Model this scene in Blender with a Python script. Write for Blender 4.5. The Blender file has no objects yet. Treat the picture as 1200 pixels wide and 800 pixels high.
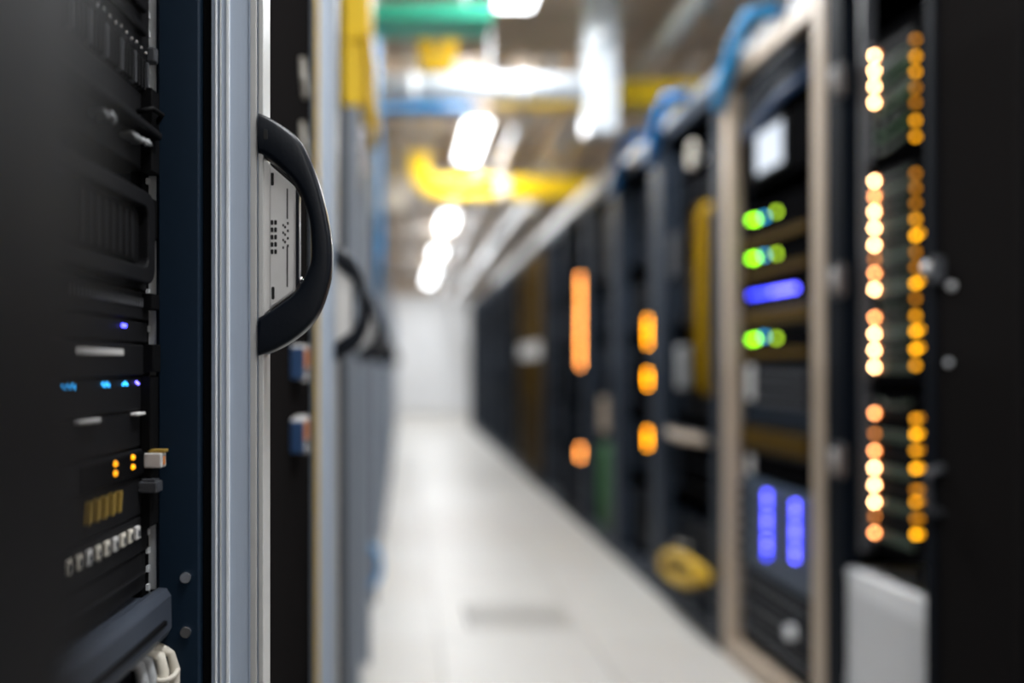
import bpy, bmesh, math, random
from mathutils import Vector, Matrix
random.seed(7)
S = bpy.context.scene
COL = S.collection
PI = math.pi

# ------------------------------------------------------------------ camera, world, exposure
CZ = 1.08
cam_d = bpy.data.cameras.new('camera')
cam = bpy.data.objects.new('camera', cam_d); COL.objects.link(cam)
cam.location = (0, 0, CZ); cam.rotation_euler = (PI / 2, 0, 0)
cam_d.sensor_width = 36.0; cam_d.lens = 30.0
cam_d.shift_x = (600 - 472) / 1200.0
cam_d.shift_y = (428 - 400) / 1200.0
cam_d.clip_start = 0.01
cam_d.dof.use_dof = True
cam_d.dof.focus_distance = 0.725
cam_d.dof.aperture_fstop = 1.42
cam_d.dof.aperture_blades = 0
S.camera = cam
S.view_settings.view_transform = 'Standard'
S.view_settings.look = 'None'
S.view_settings.gamma = 1.0
S.view_settings.exposure = 0.0
LAMP_W = 50.0; CEIL_FILL = 0.18
wd = bpy.data.worlds.new('world'); S.world = wd; wd.use_nodes = True
wd.node_tree.nodes['Background'].inputs[0].default_value = (0.8, 0.86, 1, 1)
wd.node_tree.nodes['Background'].inputs[1].default_value = 0.3
S.cycles.use_denoising = True
S.cycles.max_bounces = 8

# ------------------------------------------------------------------ materials
def mat(name, col, rough=0.5, metal=0.0, var=0.0, scale=20.0, bump=0.0, stretch=(1, 1, 1), emit=None, power=0.0, spec=0.5):
    m = bpy.data.materials.new(name); m.use_nodes = True
    nt = m.node_tree; b = nt.nodes['Principled BSDF']
    c = (col[0], col[1], col[2], 1)
    b.inputs['Base Color'].default_value = c
    b.inputs['Roughness'].default_value = rough
    b.inputs['Metallic'].default_value = metal
    b.inputs['Specular IOR Level'].default_value = spec
    if emit:
        b.inputs['Emission Color'].default_value = (*emit, 1)
        b.inputs['Emission Strength'].default_value = power
    if var or bump:
        tc = nt.nodes.new('ShaderNodeTexCoord'); mp = nt.nodes.new('ShaderNodeMapping')
        mp.inputs['Scale'].default_value = stretch
        no = nt.nodes.new('ShaderNodeTexNoise'); no.inputs['Scale'].default_value = scale
        no.inputs['Detail'].default_value = 5
        nt.links.new(tc.outputs['Object'], mp.inputs['Vector']); nt.links.new(mp.outputs[0], no.inputs['Vector'])
        if var:
            r = nt.nodes.new('ShaderNodeMapRange')
            r.inputs['To Min'].default_value = 1 - var; r.inputs['To Max'].default_value = 1 + var
            nt.links.new(no.outputs['Fac'], r.inputs['Value'])
            mx = nt.nodes.new('ShaderNodeVectorMath'); mx.operation = 'SCALE'
            mx.inputs[0].default_value = col
            nt.links.new(r.outputs[0], mx.inputs['Scale'])
            nt.links.new(mx.outputs[0], b.inputs['Base Color'])
        if bump:
            bp = nt.nodes.new('ShaderNodeBump'); bp.inputs['Strength'].default_value = bump
            bp.inputs['Distance'].default_value = 0.002
            nt.links.new(no.outputs['Fac'], bp.inputs['Height']); nt.links.new(bp.outputs[0], b.inputs['Normal'])
    return m

M = {}
M['tile'] = mat('floor_tile', (0.54, 0.525, 0.495), 0.42, 0, 0.06, 3)
M['tile2'] = mat('floor_tile_warm', (0.525, 0.505, 0.47), 0.44, 0, 0.06, 3)
M['subfloor'] = mat('subfloor', (0.10, 0.10, 0.10), 0.8, 0, 0.1, 5)
M['slab'] = mat('ceiling_slab', (0.74, 0.65, 0.56), 0.9, 0, 0.25, 2.5, 0.3)
M['joist'] = mat('ceiling_joist', (0.56, 0.47, 0.38), 0.8, 0, 0.3, 4)
M['wall'] = mat('white_wall', (0.78, 0.80, 0.825), 0.6, 0, 0.03, 2)
M['wall_b'] = mat('side_wall', (0.62, 0.58, 0.54), 0.8, 0, 0.05, 2)
M['black'] = mat('black_powder_coat', (0.0055, 0.0055, 0.006), 0.55, 0, 0.15, 300, 0.15, spec=0.05)
M['black_m'] = mat('black_matte', (0.0045, 0.0045, 0.005), 0.8, 0, 0.1, 200, spec=0.0)
M['panel'] = mat('black_door_skin', (0.0115, 0.0105, 0.0105), 0.8, 0, 0.12, 200, 0.1, spec=0.0)
M['navy'] = mat('blue_black_steel', (0.006, 0.0155, 0.030), 0.5, 0, 0.12, 120, spec=0.15)
M['slate'] = mat('slate_steel', (0.020, 0.028, 0.042), 0.5, 0, 0.1, 60, spec=0.18)
M['char'] = mat('charcoal_steel', (0.0055, 0.0075, 0.0115), 0.55, 0, 0.12, 80, spec=0.05)
M['dev'] = mat('equipment_grey', (0.009, 0.009, 0.010), 0.45, 0, 0.12, 150, spec=0.10)
M['dev_l'] = mat('equipment_mid_grey', (0.055, 0.058, 0.065), 0.4, 0, 0.1, 150, spec=0.3)
M['tray'] = mat('blue_grey_tray', (0.05, 0.06, 0.08), 0.42, 0.1, 0.08, 90, spec=0.3)
M['silver'] = mat('anodised_aluminium', (0.49, 0.57, 0.69), 0.38, 0.2, 0.06, 60, 0.04, (20, 20, 0.3))
M['silver_l'] = mat('bright_aluminium', (0.50, 0.50, 0.49), 0.45, 0.2, 0.05, 60)
M['plate'] = mat('brushed_plate', (0.64, 0.63, 0.615), 0.42, 0.15, 0.05, 90, 0.03)
M['beige'] = mat('beige_frame', (0.47, 0.375, 0.285), 0.42, 0.05, 0.06, 40)
M['handle'] = mat('black_nylon', (0.0035, 0.0055, 0.0095), 0.36, 0, 0.1, 400, 0.06, spec=0.22)
M['grey_door'] = mat('grey_perforated_door', (0.20, 0.22, 0.25), 0.45, 0.1, 0.1, 60)
M['white'] = mat('white_plastic', (0.78, 0.79, 0.80), 0.45, 0, 0.03, 30)
M['duct'] = mat('white_duct', (0.48, 0.51, 0.54), 0.3, 0.0, 0.03, 10)
M['galv'] = mat('galvanised_steel', (0.62, 0.64, 0.66), 0.35, 0.5, 0.15, 25)
M['yellow'] = mat('yellow_raceway', (0.92, 0.60, 0.008), 0.35, 0, 0.05, 30)
M['ycab'] = mat('yellow_fibre', (0.72, 0.45, 0.02), 0.45, 0, 0.1, 50)
M['amber'] = mat('amber_cable', (0.065, 0.036, 0.0015), 0.6, 0, 0.15, 40, spec=0.06)
M['green'] = mat('green_tray', (0.05, 0.60, 0.38), 0.35, 0, 0.08, 20)
M['gcab'] = mat('green_cable', (0.045, 0.12, 0.05), 0.5, 0, 0.1, 50, spec=0.2)
M['dgreen'] = mat('dark_green_cable', (0.022, 0.045, 0.026), 0.5, 0, 0.15, 50)
M['blue'] = mat('blue_cable', (0.005, 0.15, 0.42), 0.45, 0, 0.1, 50, spec=0.2)
M['lblue'] = mat('sky_blue_cable', (0.03, 0.33, 0.72), 0.45, 0, 0.1, 50, spec=0.3)
M['wcab'] = mat('ivory_cable', (0.62, 0.58, 0.50), 0.5, 0, 0.08, 60)
M['gcable'] = mat('grey_cable', (0.30, 0.31, 0.32), 0.5, 0, 0.08, 60)
M['chrome'] = mat('bright_screw', (0.75, 0.75, 0.76), 0.22, 0.9)
M['gold'] = mat('gold_contact', (0.38, 0.25, 0.05), 0.4, 0.3)
M['dblue'] = mat('dark_blue_plastic', (0.012, 0.045, 0.12), 0.45, 0, 0.1, 50)
M['dycab'] = mat('dull_yellow_cable', (0.36, 0.215, 0.006), 0.55, 0, 0.1, 50, spec=0.06)
M['array'] = mat('slate_blue_front', (0.055, 0.085, 0.13), 0.45, 0, 0.08, 60, spec=0.3)
M['zinc'] = mat('zinc_rail', (0.72, 0.75, 0.78), 0.35, 0, 0.06, 60)
M['silver_d'] = mat('dull_aluminium', (0.22, 0.245, 0.28), 0.42, 0.1, 0.08, 60)
M['perf'] = mat('light_perforated_steel', (0.78, 0.79, 0.81), 0.45, 0, 0.05, 60)
M['orange'] = mat('orange_window', (0.60, 0.20, 0.04), 0.35)
M['hole'] = mat('dark_recess', (0.004, 0.004, 0.004), 0.8)
def led(name, col, power): M[name] = mat(name, (0.02, 0.02, 0.02), 0.4, 0, emit=col, power=power)
led('lamp', (0.94, 0.97, 1.0), 9.0)
led('led_hot', (1.0, 0.60, 0.28), 42)
led('led_mid', (1.0, 0.36, 0.12), 24)
led('led_low', (1.0, 0.32, 0.06), 4.0)
led('fringe_glow', (1.0, 0.24, 0.015), 3.6)
led('led_amb', (1.0, 0.40, 0.003), 4.2)
led('led_ambl', (1.0, 0.36, 0.002), 1.8)
led('led_ambh', (1.0, 0.42, 0.004), 7.5)
led('led_org', (1.0, 0.33, 0.065), 24)
led('led_org2', (1.0, 0.34, 0.0), 18)
led('led_green', (0.30, 1.0, 0.01), 13.6)
led('led_cyan', (0.02, 0.35, 0.75), 6)
led('led_olive', (0.36, 0.62, 0.02), 8.5)
led('led_blue', (0.035, 0.045, 0.85), 11)
led('led_blue2', (0.085, 0.085, 1.0), 14)
led('led_blue_n', (0.06, 0.06, 1.0), 9.0)
led('led_cyan_n', (0.03, 0.42, 1.0), 3.5)
led('led_vio_n', (0.15, 0.12, 1.0), 6.0)
led('led_yel_n', (1.0, 0.36, 0.0), 2.6)
led('screen', (0.75, 0.85, 1.0), 0.9)

# ------------------------------------------------------------------ builders
class MB:
    def __init__(self, xf=None): self.bm = bmesh.new(); self.xf = xf
    def box(self, x0, x1, y0, y1, z0, z1, bev=0.0, seg=2):
        m = Matrix.Translation(((x0 + x1) / 2, (y0 + y1) / 2, (z0 + z1) / 2)) @ Matrix.Diagonal((abs(x1 - x0), abs(y1 - y0), abs(z1 - z0), 1))
        r = bmesh.ops.create_cube(self.bm, size=1.0, matrix=m)
        if bev:
            ed = list({e for v in r['verts'] for e in v.link_edges})
            bmesh.ops.bevel(self.bm, geom=ed, offset=bev, segments=seg, affect='EDGES', profile=0.5)
        return self
    def prism(self, poly, axis, a, b, bev=0.0):
        """poly: 2-D points in the plane across the axis ('x': y,z  'y': x,z  'z': x,y)."""
        def P(p, t):
            return {'x': (t, p[0], p[1]), 'y': (p[0], t, p[1]), 'z': (p[0], p[1], t)}[axis]
        va = [self.bm.verts.new(P(p, a)) for p in poly]; vb = [self.bm.verts.new(P(p, b)) for p in poly]
        n = len(poly); fs = [self.bm.faces.new(va), self.bm.faces.new(vb[::-1])]
        for i in range(n): fs.append(self.bm.faces.new((va[i], vb[i], vb[(i + 1) % n], va[(i + 1) % n])))
        bmesh.ops.recalc_face_normals(self.bm, faces=fs)
        if bev:
            ed = list({e for f in fs[:2] for e in f.edges})
            bmesh.ops.bevel(self.bm, geom=ed, offset=bev, segments=3, affect='EDGES', profile=0.5)
        return self
    def tube(self, pts, r, n=8, closed=False):
        pts = [Vector(p) for p in pts]; rings = []; m = len(pts)
        up = Vector((0.13, 0.21, 1)).normalized()
        for i, p in enumerate(pts):
            a = pts[(i - 1) % m] if (closed or i > 0) else p; c = pts[(i + 1) % m] if (closed or i < m - 1) else p
            t = (c - a).normalized()
            s = t.cross(up)
            if s.length < 0.2: s = t.cross(Vector((1, 0.1, 0)))
            s.normalize(); q = s.cross(t)
            rings.append([self.bm.verts.new(p + (s * math.cos(2 * PI * k / n) + q * math.sin(2 * PI * k / n)) * r) for k in range(n)])
        for i in range(m if closed else m - 1):
            A, B = rings[i], rings[(i + 1) % m]
            for k in range(n): self.bm.faces.new((A[k], A[(k + 1) % n], B[(k + 1) % n], B[k]))
        if not closed:
            self.bm.faces.new(rings[0][::-1]); self.bm.faces.new(rings[-1])
        return self
    def cyl(self, p0, p1, r, n=16): return self.tube([p0, p1], r, n)
    def ball(self, c, r, sub=2):
        bmesh.ops.create_icosphere(self.bm, subdivisions=sub, radius=r, matrix=Matrix.Translation(c)); return self
    def build(self, name, m, parent=None, smooth=False):
        if self.xf is not None: bmesh.ops.transform(self.bm, matrix=self.xf, verts=self.bm.verts)
        if parent is not None:
            bmesh.ops.translate(self.bm, vec=-wloc(parent), verts=self.bm.verts)
        bmesh.ops.recalc_face_normals(self.bm, faces=self.bm.faces)
        me = bpy.data.meshes.new(name); self.bm.to_mesh(me); self.bm.free()
        if smooth:
            for p in me.polygons: p.use_smooth = True
        me.materials.append(M[m] if isinstance(m, str) else m)
        o = bpy.data.objects.new(name, me); COL.objects.link(o)
        if parent is not None: o.parent = parent
        return o

def wloc(o):
    v = Vector(o.location)
    while o.parent is not None:
        o = o.parent; v = v + Vector(o.location)
    return v
def tag(o, label, cat, group=None):
    o['label'] = label; o['category'] = cat
    if group: o['group'] = group
    return o
def thing(name, label, cat, loc=(0, 0, 0), group=None):
    o = bpy.data.objects.new(name, None); COL.objects.link(o); o.location = loc
    o.empty_display_size = 0.05
    return tag(o, label, cat, group)
def struct(o): o['kind'] = 'structure'; return o
def relabel(o, label): o['label'] = label; return o
def dup(root, loc, label=None):
    r = root.copy(); COL.objects.link(r); r.location = loc
    if label: r['label'] = label
    for ch in list(root.children):
        c = ch.copy(); COL.objects.link(c); c.parent = r
        for g in list(ch.children):
            d = g.copy(); COL.objects.link(d); d.parent = c
    return r
def PX(px, py, Y): return Vector(((px - 472) * Y / 1000, Y, CZ - (py - 428) * Y / 1000))
def ZY(py, Y): return CZ - (py - 428) * Y / 1000
def YX(px, X): return 1000 * X / (px - 472)
_shared = {}
def add_led(parent, p, r, m, name='led', sub=1, sx=1.0):
    key = (round(r, 5), m, sub)
    if key not in _shared:
        bm = bmesh.new(); bmesh.ops.create_icosphere(bm, subdivisions=sub, radius=r)
        me = bpy.data.meshes.new(name); bm.to_mesh(me); bm.free(); me.materials.append(M[m]); _shared[key] = me
    o = bpy.data.objects.new(name, _shared[key]); COL.objects.link(o); o.parent = parent
    o.location = Vector(p) - wloc(parent)
    return o
def copy_piece(o, dloc):
    c = o.copy(); COL.objects.link(c); c.location = Vector(o.location) + Vector(dloc); return c

# ------------------------------------------------------------------ room shell
YB, XL, XR, ZC, YF = 19.6, -4.2, 5.4, 3.3, -4.0
floor = struct(MB().box(XL, XR, YF, YB, -0.12, -0.02).build('floor', 'subfloor'))
proto = {}
def tile_mesh(m):
    if m not in proto:
        proto[m] = MB().box(-0.2985, 0.2985, -0.2985, 0.2985, -0.02, 0.0, 0.0012, 1).build('floor_tile', m, floor)
        return proto[m], True
    return proto[m], False
for j in range(-3, 28):
    for i in range(-1, 3):
        cx, cy = 0.44 + 0.6 * i, 3.66 + 0.6 * j
        if cy + 0.3 > YB: continue
        if i == 0 and j == 0: continue
        m = 'tile2' if random.random() < 0.35 else 'tile'
        o, first = tile_mesh(m)
        if not first: o = o.copy(); COL.objects.link(o); o.parent = floor
        o.location = (cx, cy, 0)
# rest of the room floor outside the tiled strip that the aisle shows
MB().box(XL, -0.46, YF, YB, -0.02, -0.0005).build('floor_border', 'tile2', floor)
MB().box(1.94, XR, YF, YB, -0.02, -0.0005).build('floor_border', 'tile2', floor)
# perforated airflow tile in the aisle
vt = MB()
x0, x1, y0, y1 = 0.1415, 0.7385, 3.3615, 3.9585
vt.box(x0, x1, y0, y0 + 0.13, -0.02, 0); vt.box(x0, x1, y1 - 0.10, y1, -0.02, 0)
vt.box(x0, x0 + 0.13, y0 + 0.13, y1 - 0.10, -0.02, 0); vt.box(x1 - 0.03, x1, y0 + 0.13, y1 - 0.10, -0.02, 0)
vtile = vt.build('airflow_tile', 'tile', floor)
sl = None
for k in range(15):
    xx = x0 + 0.145 + k * 0.0295
    if sl is None: sl = MB().box(xx, xx + 0.021, y0 + 0.13, y1 - 0.10, -0.018, -0.002).build('grate_slat', 'tile2', vtile)
    else:
        c = copy_piece(sl, (k * 0.0295, 0, 0)); c.parent = vtile

ceil = struct(MB().box(XL, XR, YF, YB, ZC, ZC + 0.12).build('ceiling', 'slab'))
j0 = MB().box(-0.05, 0.05, YF, YB, ZC - 0.16, ZC).build('joist', 'joist', ceil)
for k in range(11):
    o = j0 if k == 0 else copy_piece(j0, (0, 0, 0)); o.parent = ceil; o.location = (-3.6 + k * 0.85, 0, 0)
b0 = MB().box(XL, XR, -0.09, 0.09, ZC - 0.24, ZC).build('cross_beam', 'joist', ceil)
for k, yy in enumerate((-1.6, 1.9, 5.4, 8.7, 12.0, 15.0, 17.8)):
    o = b0 if k == 0 else copy_piece(b0, (0, 0, 0)); o.parent = ceil; o.location = (0, yy, 0)
struct(MB().box(XL, XR, YB, YB + 0.12, 0, ZC).build('wall_back', 'wall'))
struct(MB().box(XL - 0.12, XL, YF, YB, 0, ZC).build('wall_left', 'wall_b'))
struct(MB().box(XR, XR + 0.12, YF, YB, 0, ZC).build('wall_right', 'wall_b'))
struct(MB().box(XL, XR, YF - 0.12, YF, 0, ZC).build('wall_front', 'wall_b'))
struct(MB().box(XL, XR, YB - 0.015, YB, 0, 0.12, 0.004, 1).build('baseboard_back', 'white'))
struct(MB().box(XL, XR, YB - 0.35, YB, 2.72, ZC - 0.24).build('trim_1', 'joist'))

# ------------------------------------------------------------------ ceiling lamps
def make_lamp(x, y, label):
    zl = 2.86
    t = thing('ceiling_lamp', label, 'lamp', (x, y, zl), 'linear lamps hung over the aisle')
    MB().prism([(x - 0.05, zl + 0.07), (x + 0.05, zl + 0.07), (x + 0.1, zl + 0.012), (x + 0.1, zl), (x - 0.1, zl), (x - 0.1, zl + 0.012)], 'y', y - 0.62, y + 0.62).build('housing', 'white', t)
    MB().box(x - 0.09, x + 0.09, y - 0.6, y + 0.6, zl - 0.012, zl, 0.004, 1).build('diffuser', 'lamp', t)
    for s in (-0.45, 0.45):
        MB().cyl((x, y + s, zl + 0.06), (x, y + s, ZC - 0.001 if True else 0), 0.006, 8).build('hanger_rod', 'galv', t)
    return t
def lamp_light(x, y, w=1.0):
    d = bpy.data.lights.new('lamp_light', 'AREA'); d.shape = 'RECTANGLE'; d.size = 0.17; d.size_y = 1.18
    d.energy = LAMP_W * w; d.color = (0.95, 0.975, 1.0)
    o = bpy.data.objects.new('lamp_light', d); COL.objects.link(o); o.location = (x, y, 2.845)
    d2 = d.copy(); d2.energy = LAMP_W * w * CEIL_FILL; d2.size = 0.08
    o2 = bpy.data.objects.new('ceiling_fill', d2); COL.objects.link(o2); o2.location = (x, y, 2.936); o2.rotation_euler = (PI, 0, 0)  # added upward fill light that brightens the ceiling
LX = 0.55
lab = {3.65: 'long white lamp over the aisle just before the white duct', 6.8: 'long lit lamp between white duct and lower yellow raceway',
       10.6: 'lit lamp third along the aisle, just past yellow raceway', 13.5: 'lit lamp deep along the aisle, overlapping the farthest pair',
       16.2: 'lit lamp deep along the aisle, lowest bright blob before the end wall', 18.0: 'added farthest lamp that brightens the white end wall'}
first = None
for yy in (-2.6, 0.5, 3.65, 6.8, 10.6, 13.5, 16.2, 18.0):
    L = lab.get(yy, 'long lamp over the aisle above the near racks' if yy == 0.5 else 'long lamp over the aisle behind the viewer')
    if first is None: first = make_lamp(LX, yy, L)
    else: dup(first, (LX, yy, 2.86), L)
    lamp_light(LX, yy, 0.55 if yy == 18.0 else 1.0)  # the weaker farthest lamp is added to brighten the end wall
for xx in (-2.3, 3.2):                       # unseen lamps added over neighbouring aisles to light the ceiling
    for k, yy in enumerate((0.5, 4.5, 8.5, 13.0)):
        o = dup(first, (xx, yy, 2.86), 'added unseen lamp over a neighbouring aisle, lighting the ceiling')
        o['group'] = 'added lamps over the neighbouring aisles'
        lamp_light(xx, yy, 1.3)

# ------------------------------------------------------------------ handle-side row (beside the viewer)
# nearest cabinet, solid black
XN = -0.055
t = thing('server_cabinet', 'solid black cabinet closest to the viewer, beside the open equipment rack', 'cabinet', (XN - 0.5, -0.25, 0))
MB().box(-1.1, XN - 0.02, -0.62, 0.160, 0.0, 2.17, 0.004).build('body', 'black', t)
dr = MB().box(XN - 0.02, XN, -0.60, 0.157, 0.06, 2.14, 0.005).build('door', 'black', t)
MB().box(XN - 0.001, XN + 0.003, -0.5, -0.46, 0.95, 1.15, 0.001).build('latch', 'char', dr)

# open rack holding the in-focus equipment; its face is turned by a few degrees
TH = math.radians(3.2)
P0 = Vector((-0.205, 0.688, 0))
XF = Matrix.Translation(P0) @ Matrix(((math.cos(TH), -math.sin(TH), 0, 0), (0, 0, 0, 0), (0, 0, 1, 0), (0, 0, 0, 1)))
# local frame: x = out into the aisle, y = -u (towards the viewer), z up
dv = Vector((math.sin(TH), math.cos(TH), 0)); nv = Vector((math.cos(TH), -math.sin(TH), 0))
XF = Matrix(((nv.x, dv.x, 0, P0.x), (nv.y, dv.y, 0, P0.y), (0, 0, 1, 0), (0, 0, 0, 1)))
def U(u, w, z): return XF @ Vector((w, -u, z))
def Z0(py): return CZ - (py - 428) * 0.000688
rack1 = thing('equipment_rack', 'open black equipment rack full of mixed gear beside the silver door post', 'rack', (-0.6, 0.43, 0))
MB().box(-1.05, -0.163, 0.692, 0.702, 0, 2.17).build('side_panel', 'navy', rack1)
post = MB().box(-0.1965, -0.163, 0.684, 0.700, 0.0, 2.17, 0.0015, 1).build('post', 'navy', rack1)
for py in (676, 740):
    c = PX(218, py, 0.684)
    bt = MB().cyl(c + Vector((0, 0.001, 0)), c + Vector((0, -0.003, 0)), 0.0042, 14).build('bolt', 'chrome', post)
MB().box(-0.162, -0.156, 0.695, 0.711, 0, 2.17).build('gap_strip', 'black_m', rack1)  # matte black strip filling the gap between post and door post
rail = MB(XF).box(-0.010, -0.001, -0.012, 0.003, 0.05, 2.12).build('mounting_rail', 'black_m', rack1)
MB(XF).box(-0.010, 0.005, 0.0034, 0.0112, 0.05, 2.12, 0.0008, 1).build('rail_edge', 'zinc', rack1)
nut = None
for k in range(64):
    z = 0.62 + k * 0.01483
    if nut is None: nut = MB(XF).box(-0.001, 0.0012, -0.0034, 0.0012, z - 0.0024, z + 0.0024).build('cage_nut', 'zinc', rail)
    else:
        c = copy_piece(nut, (0, 0, k * 0.01483)); c.parent = rail
MB(XF).box(-0.012, -0.001, -0.50, -0.485, 0.05, 2.12).build('mounting_rail', 'black_m', rack1)
MB().box(-1.05, -0.21, 0.165, 0.690, 2.12, 2.17).build('top_panel', 'black', rack1)
MB().box(-1.05, -0.25, 0.165, 0.690, 0.0, 0.06).build('base_plinth', 'black', rack1)
MB().box(-1.05, -1.04, 0.165, 0.690, 0.06, 2.12).build('back_panel', 'black', rack1)
MB().box(-1.05, -0.24, 0.161, 0.165, 0.0, 2.17).build('side_panel', 'black', rack1)

def unit(name, label, cat, pa, pb, w=0.0, m='dev', bev=0.0012, u0=0.004, depth=0.45):
    zt, zb = Z0(pa), Z0(pb)
    t = thing(name, label, cat, U(0.25, -0.2, zb))
    MB(XF).box(-depth, w, -0.478, -u0, zb + 0.0004, zt - 0.0004, bev, 2).build('chassis', m, t)
    return t, zb, zt
def ear(t, pa, pb, w=0.008, m='black', ch=0.012):
    zt, zb = Z0(pa), Z0(pb)
    poly = [(-0.020, zb), (-0.002, zb), (0.006, zb + ch), (0.006, zt - ch), (-0.002, zt), (-0.020, zt)]
    return MB(XF).prism(poly, 'x', 0.0005, w, 0.001).build('mounting_ear', m, t)

# 1 blade chassis with a row of bright studs
t, zb, zt = unit('blade_chassis', 'black blade chassis topmost in the open rack with bright stud row', 'server', -70, 78, 0.002)
st = None
for k in range(12):
    u = 0.018 + k * 0.010
    o = MB(XF).ball((0.004, -u, zb + 0.004 + (k % 3) * 0.0007), 0.0016, 1).build('stud', 'chrome', t)
for k in range(5): MB(XF).box(0.002, 0.006, -0.46, -0.02, zb + 0.016 + k * 0.018, zb + 0.020 + k * 0.018, 0.001, 1).build('ledge', 'black', t)
MB(XF).box(0.002, 0.010, -0.012, -0.004, zb - 0.001, zb + 0.012, 0.002).build('latch', 'dev_l', t)
# 2 ribbed fan module
t, zb, zt = unit('fan_module', 'black module with upright ribs under the studded blade chassis', 'server', 79, 117, 0.0)
for k in range(22):
    u = 0.012 + k * 0.0065
    MB(XF).box(0.0, 0.005, -u - 0.0022, -u, zb + 0.001, zt - 0.001, 0.0006, 1).build('rib', 'dev' if k % 4 else 'dev_l', t)
# 3 cable manager
t, zb, zt = unit('cable_manager', 'black cable manager with pale cable stubs and chamfered ear', 'cable manager', 118, 205, 0.001)
ear(t, 112, 207, 0.010, 'black', 0.016)
MB(XF).box(0.001, 0.016, -0.46, -0.012, zb + 0.024, zb + 0.030, 0.002).build('lip', 'dev', t)
MB(XF).tube([(0.002, -0.030, zb + 0.042), (0.012, -0.024, zb + 0.046), (0.016, -0.014, zb + 0.044), (0.010, -0.008, zb + 0.040)], 0.0022, 8).build('hook', 'black', t, True)
for u, n in ((0.035, 7), (0.100, 4)):
    for k in range(n):
        p = (0.006 + random.random() * 0.003, -u - k * 0.0042, zb + 0.0175 + random.uniform(-1, 1) * 0.0012)
        MB(XF).tube([(p[0] - 0.006, p[1], p[2]), (p[0] + 0.004, p[1] - 0.001, p[2] + 0.0005), (p[0] + 0.006, p[1] - 0.001, p[2] - 0.003)], 0.0019, 7).build('cable_stub', 'gcable', t, True)
# rail gap, 4 rounded server
t, zb, zt = unit('bezel_server', 'black server with large rounded inset bezel frame', 'server', 228, 342, 0.0)
ear(t, 236, 282, 0.008, 'black', 0.010)
def rrect(y0, y1, z0, z1, r, n=6):
    pts = []
    for cy, cz, a0 in ((y1 - r, z1 - r, 0), (y0 + r, z1 - r, 90), (y0 + r, z0 + r, 180), (y1 - r, z0 + r, 270)):
        for k in range(n + 1):
            a = math.radians(a0 + 90 * k / n); pts.append((cy + r * math.cos(a), cz + r * math.sin(a)))
    return pts
def ring(name, outer, inner, axis, a, b, m, parent, xf=None, bev=0.0, smooth=False):
    mb = MB(xf); bm = mb.bm
    P = (lambda p, t: (t, p[0], p[1])) if axis == 'x' else (lambda p, t: (p[0], t, p[1]))
    n = len(outer)
    oa = [bm.verts.new(P(p, a)) for p in outer]; ob = [bm.verts.new(P(p, b)) for p in outer]
    ia = [bm.verts.new(P(p, a)) for p in inner]; ib = [bm.verts.new(P(p, b)) for p in inner]
    for i in range(n):
        j = (i + 1) % n
        bm.faces.new((oa[i], oa[j], ia[j], ia[i])); bm.faces.new((ob[i], ib[i], ib[j], ob[j]))
        bm.faces.new((oa[i], ob[i], ob[j], oa[j])); bm.faces.new((ia[i], ia[j], ib[j], ib[i]))
    bmesh.ops.recalc_face_normals(bm, faces=bm.faces)
    if bev:
        ed = [e for e in bm.edges if any((oa[i] in e.verts and oa[(i + 1) % n] in e.verts) or (ob[i] in e.verts and ob[(i + 1) % n] in e.verts) or
                                         (ia[i] in e.verts and ia[(i + 1) % n] in e.verts) or (ib[i] in e.verts and ib[(i + 1) % n] in e.verts) for i in range(n))]
        bmesh.ops.bevel(bm, geom=ed, offset=bev, segments=3, affect='EDGES', profile=0.5, clamp_overlap=True)
    return mb.build(name, m, parent, smooth)
ring('bezel', rrect(-0.465, -0.012, zb + 0.004, zt - 0.004, 0.014), rrect(-0.452, -0.027, zb + 0.016, zt - 0.016, 0.008), 'x', 0.0, 0.010, 'dev', t, XF, 0.0015)
MB(XF).prism(rrect(-0.448, -0.032, zb + 0.019, zt - 0.019, 0.006), 'x', 0.0, 0.004, 0.001).build('face_panel', 'black', t)
for k in range(8):
    u = 0.045 + k * 0.012
    MB(XF).box(0.004, 0.0056, -u - 0.006, -u, zb + 0.022, zt - 0.022, 0.0006, 1).build('groove_bar', 'dev', t)
# 5 vented switch
t, zb, zt = unit('vented_switch', 'thin black switch with a row of oval vents', 'switch', 344, 377, 0.002)
ear(t, 346, 364, 0.010, 'black', 0.004)
for k in range(24):
    u = 0.014 + k * 0.0056
    MB(XF).box(0.0015, 0.0032, -u - 0.0034, -u, zb + 0.010, zb + 0.0175, 0.0007, 1).build('vent', 'dev_l', t)
# 6 twin blue lamp unit
t, zb, zt = unit('storage_server', 'black server with two bright blue indicator lights', 'server', 378, 403, 0.001)
for u in (0.0535, 0.058): add_led(t, U(u, 0.0015, 1.1095), 0.0017, 'led_blue_n')
# 7 silver strip unit
t, zb, zt = unit('router', 'black router with a pale reflective label strip', 'router', 404, 440, 0.003)
ear(t, 404, 436, 0.011, 'black', 0.008)
MB(XF).box(0.003, 0.0042, -0.138, -0.062, 1.0872, 1.0918, 0.0005, 1).build('label_strip', 'plate', t)
# 8 four cyan lamp groups
t, zb, zt = unit('network_appliance', 'black appliance with a line of cyan indicator lights', 'server', 441, 479, 0.001)
for u, n, m in ((0.027, 2, 'led_vio_n'), (0.050, 3, 'led_cyan_n'), (0.083, 4, 'led_cyan_n'), (0.135, 6, 'led_cyan_n')):
    for k in range(n): add_led(t, U(u + k * 0.0034, 0.0015, 1.0665 + (0.0006 if k % 2 else -0.0006)), 0.0013, m)
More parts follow.
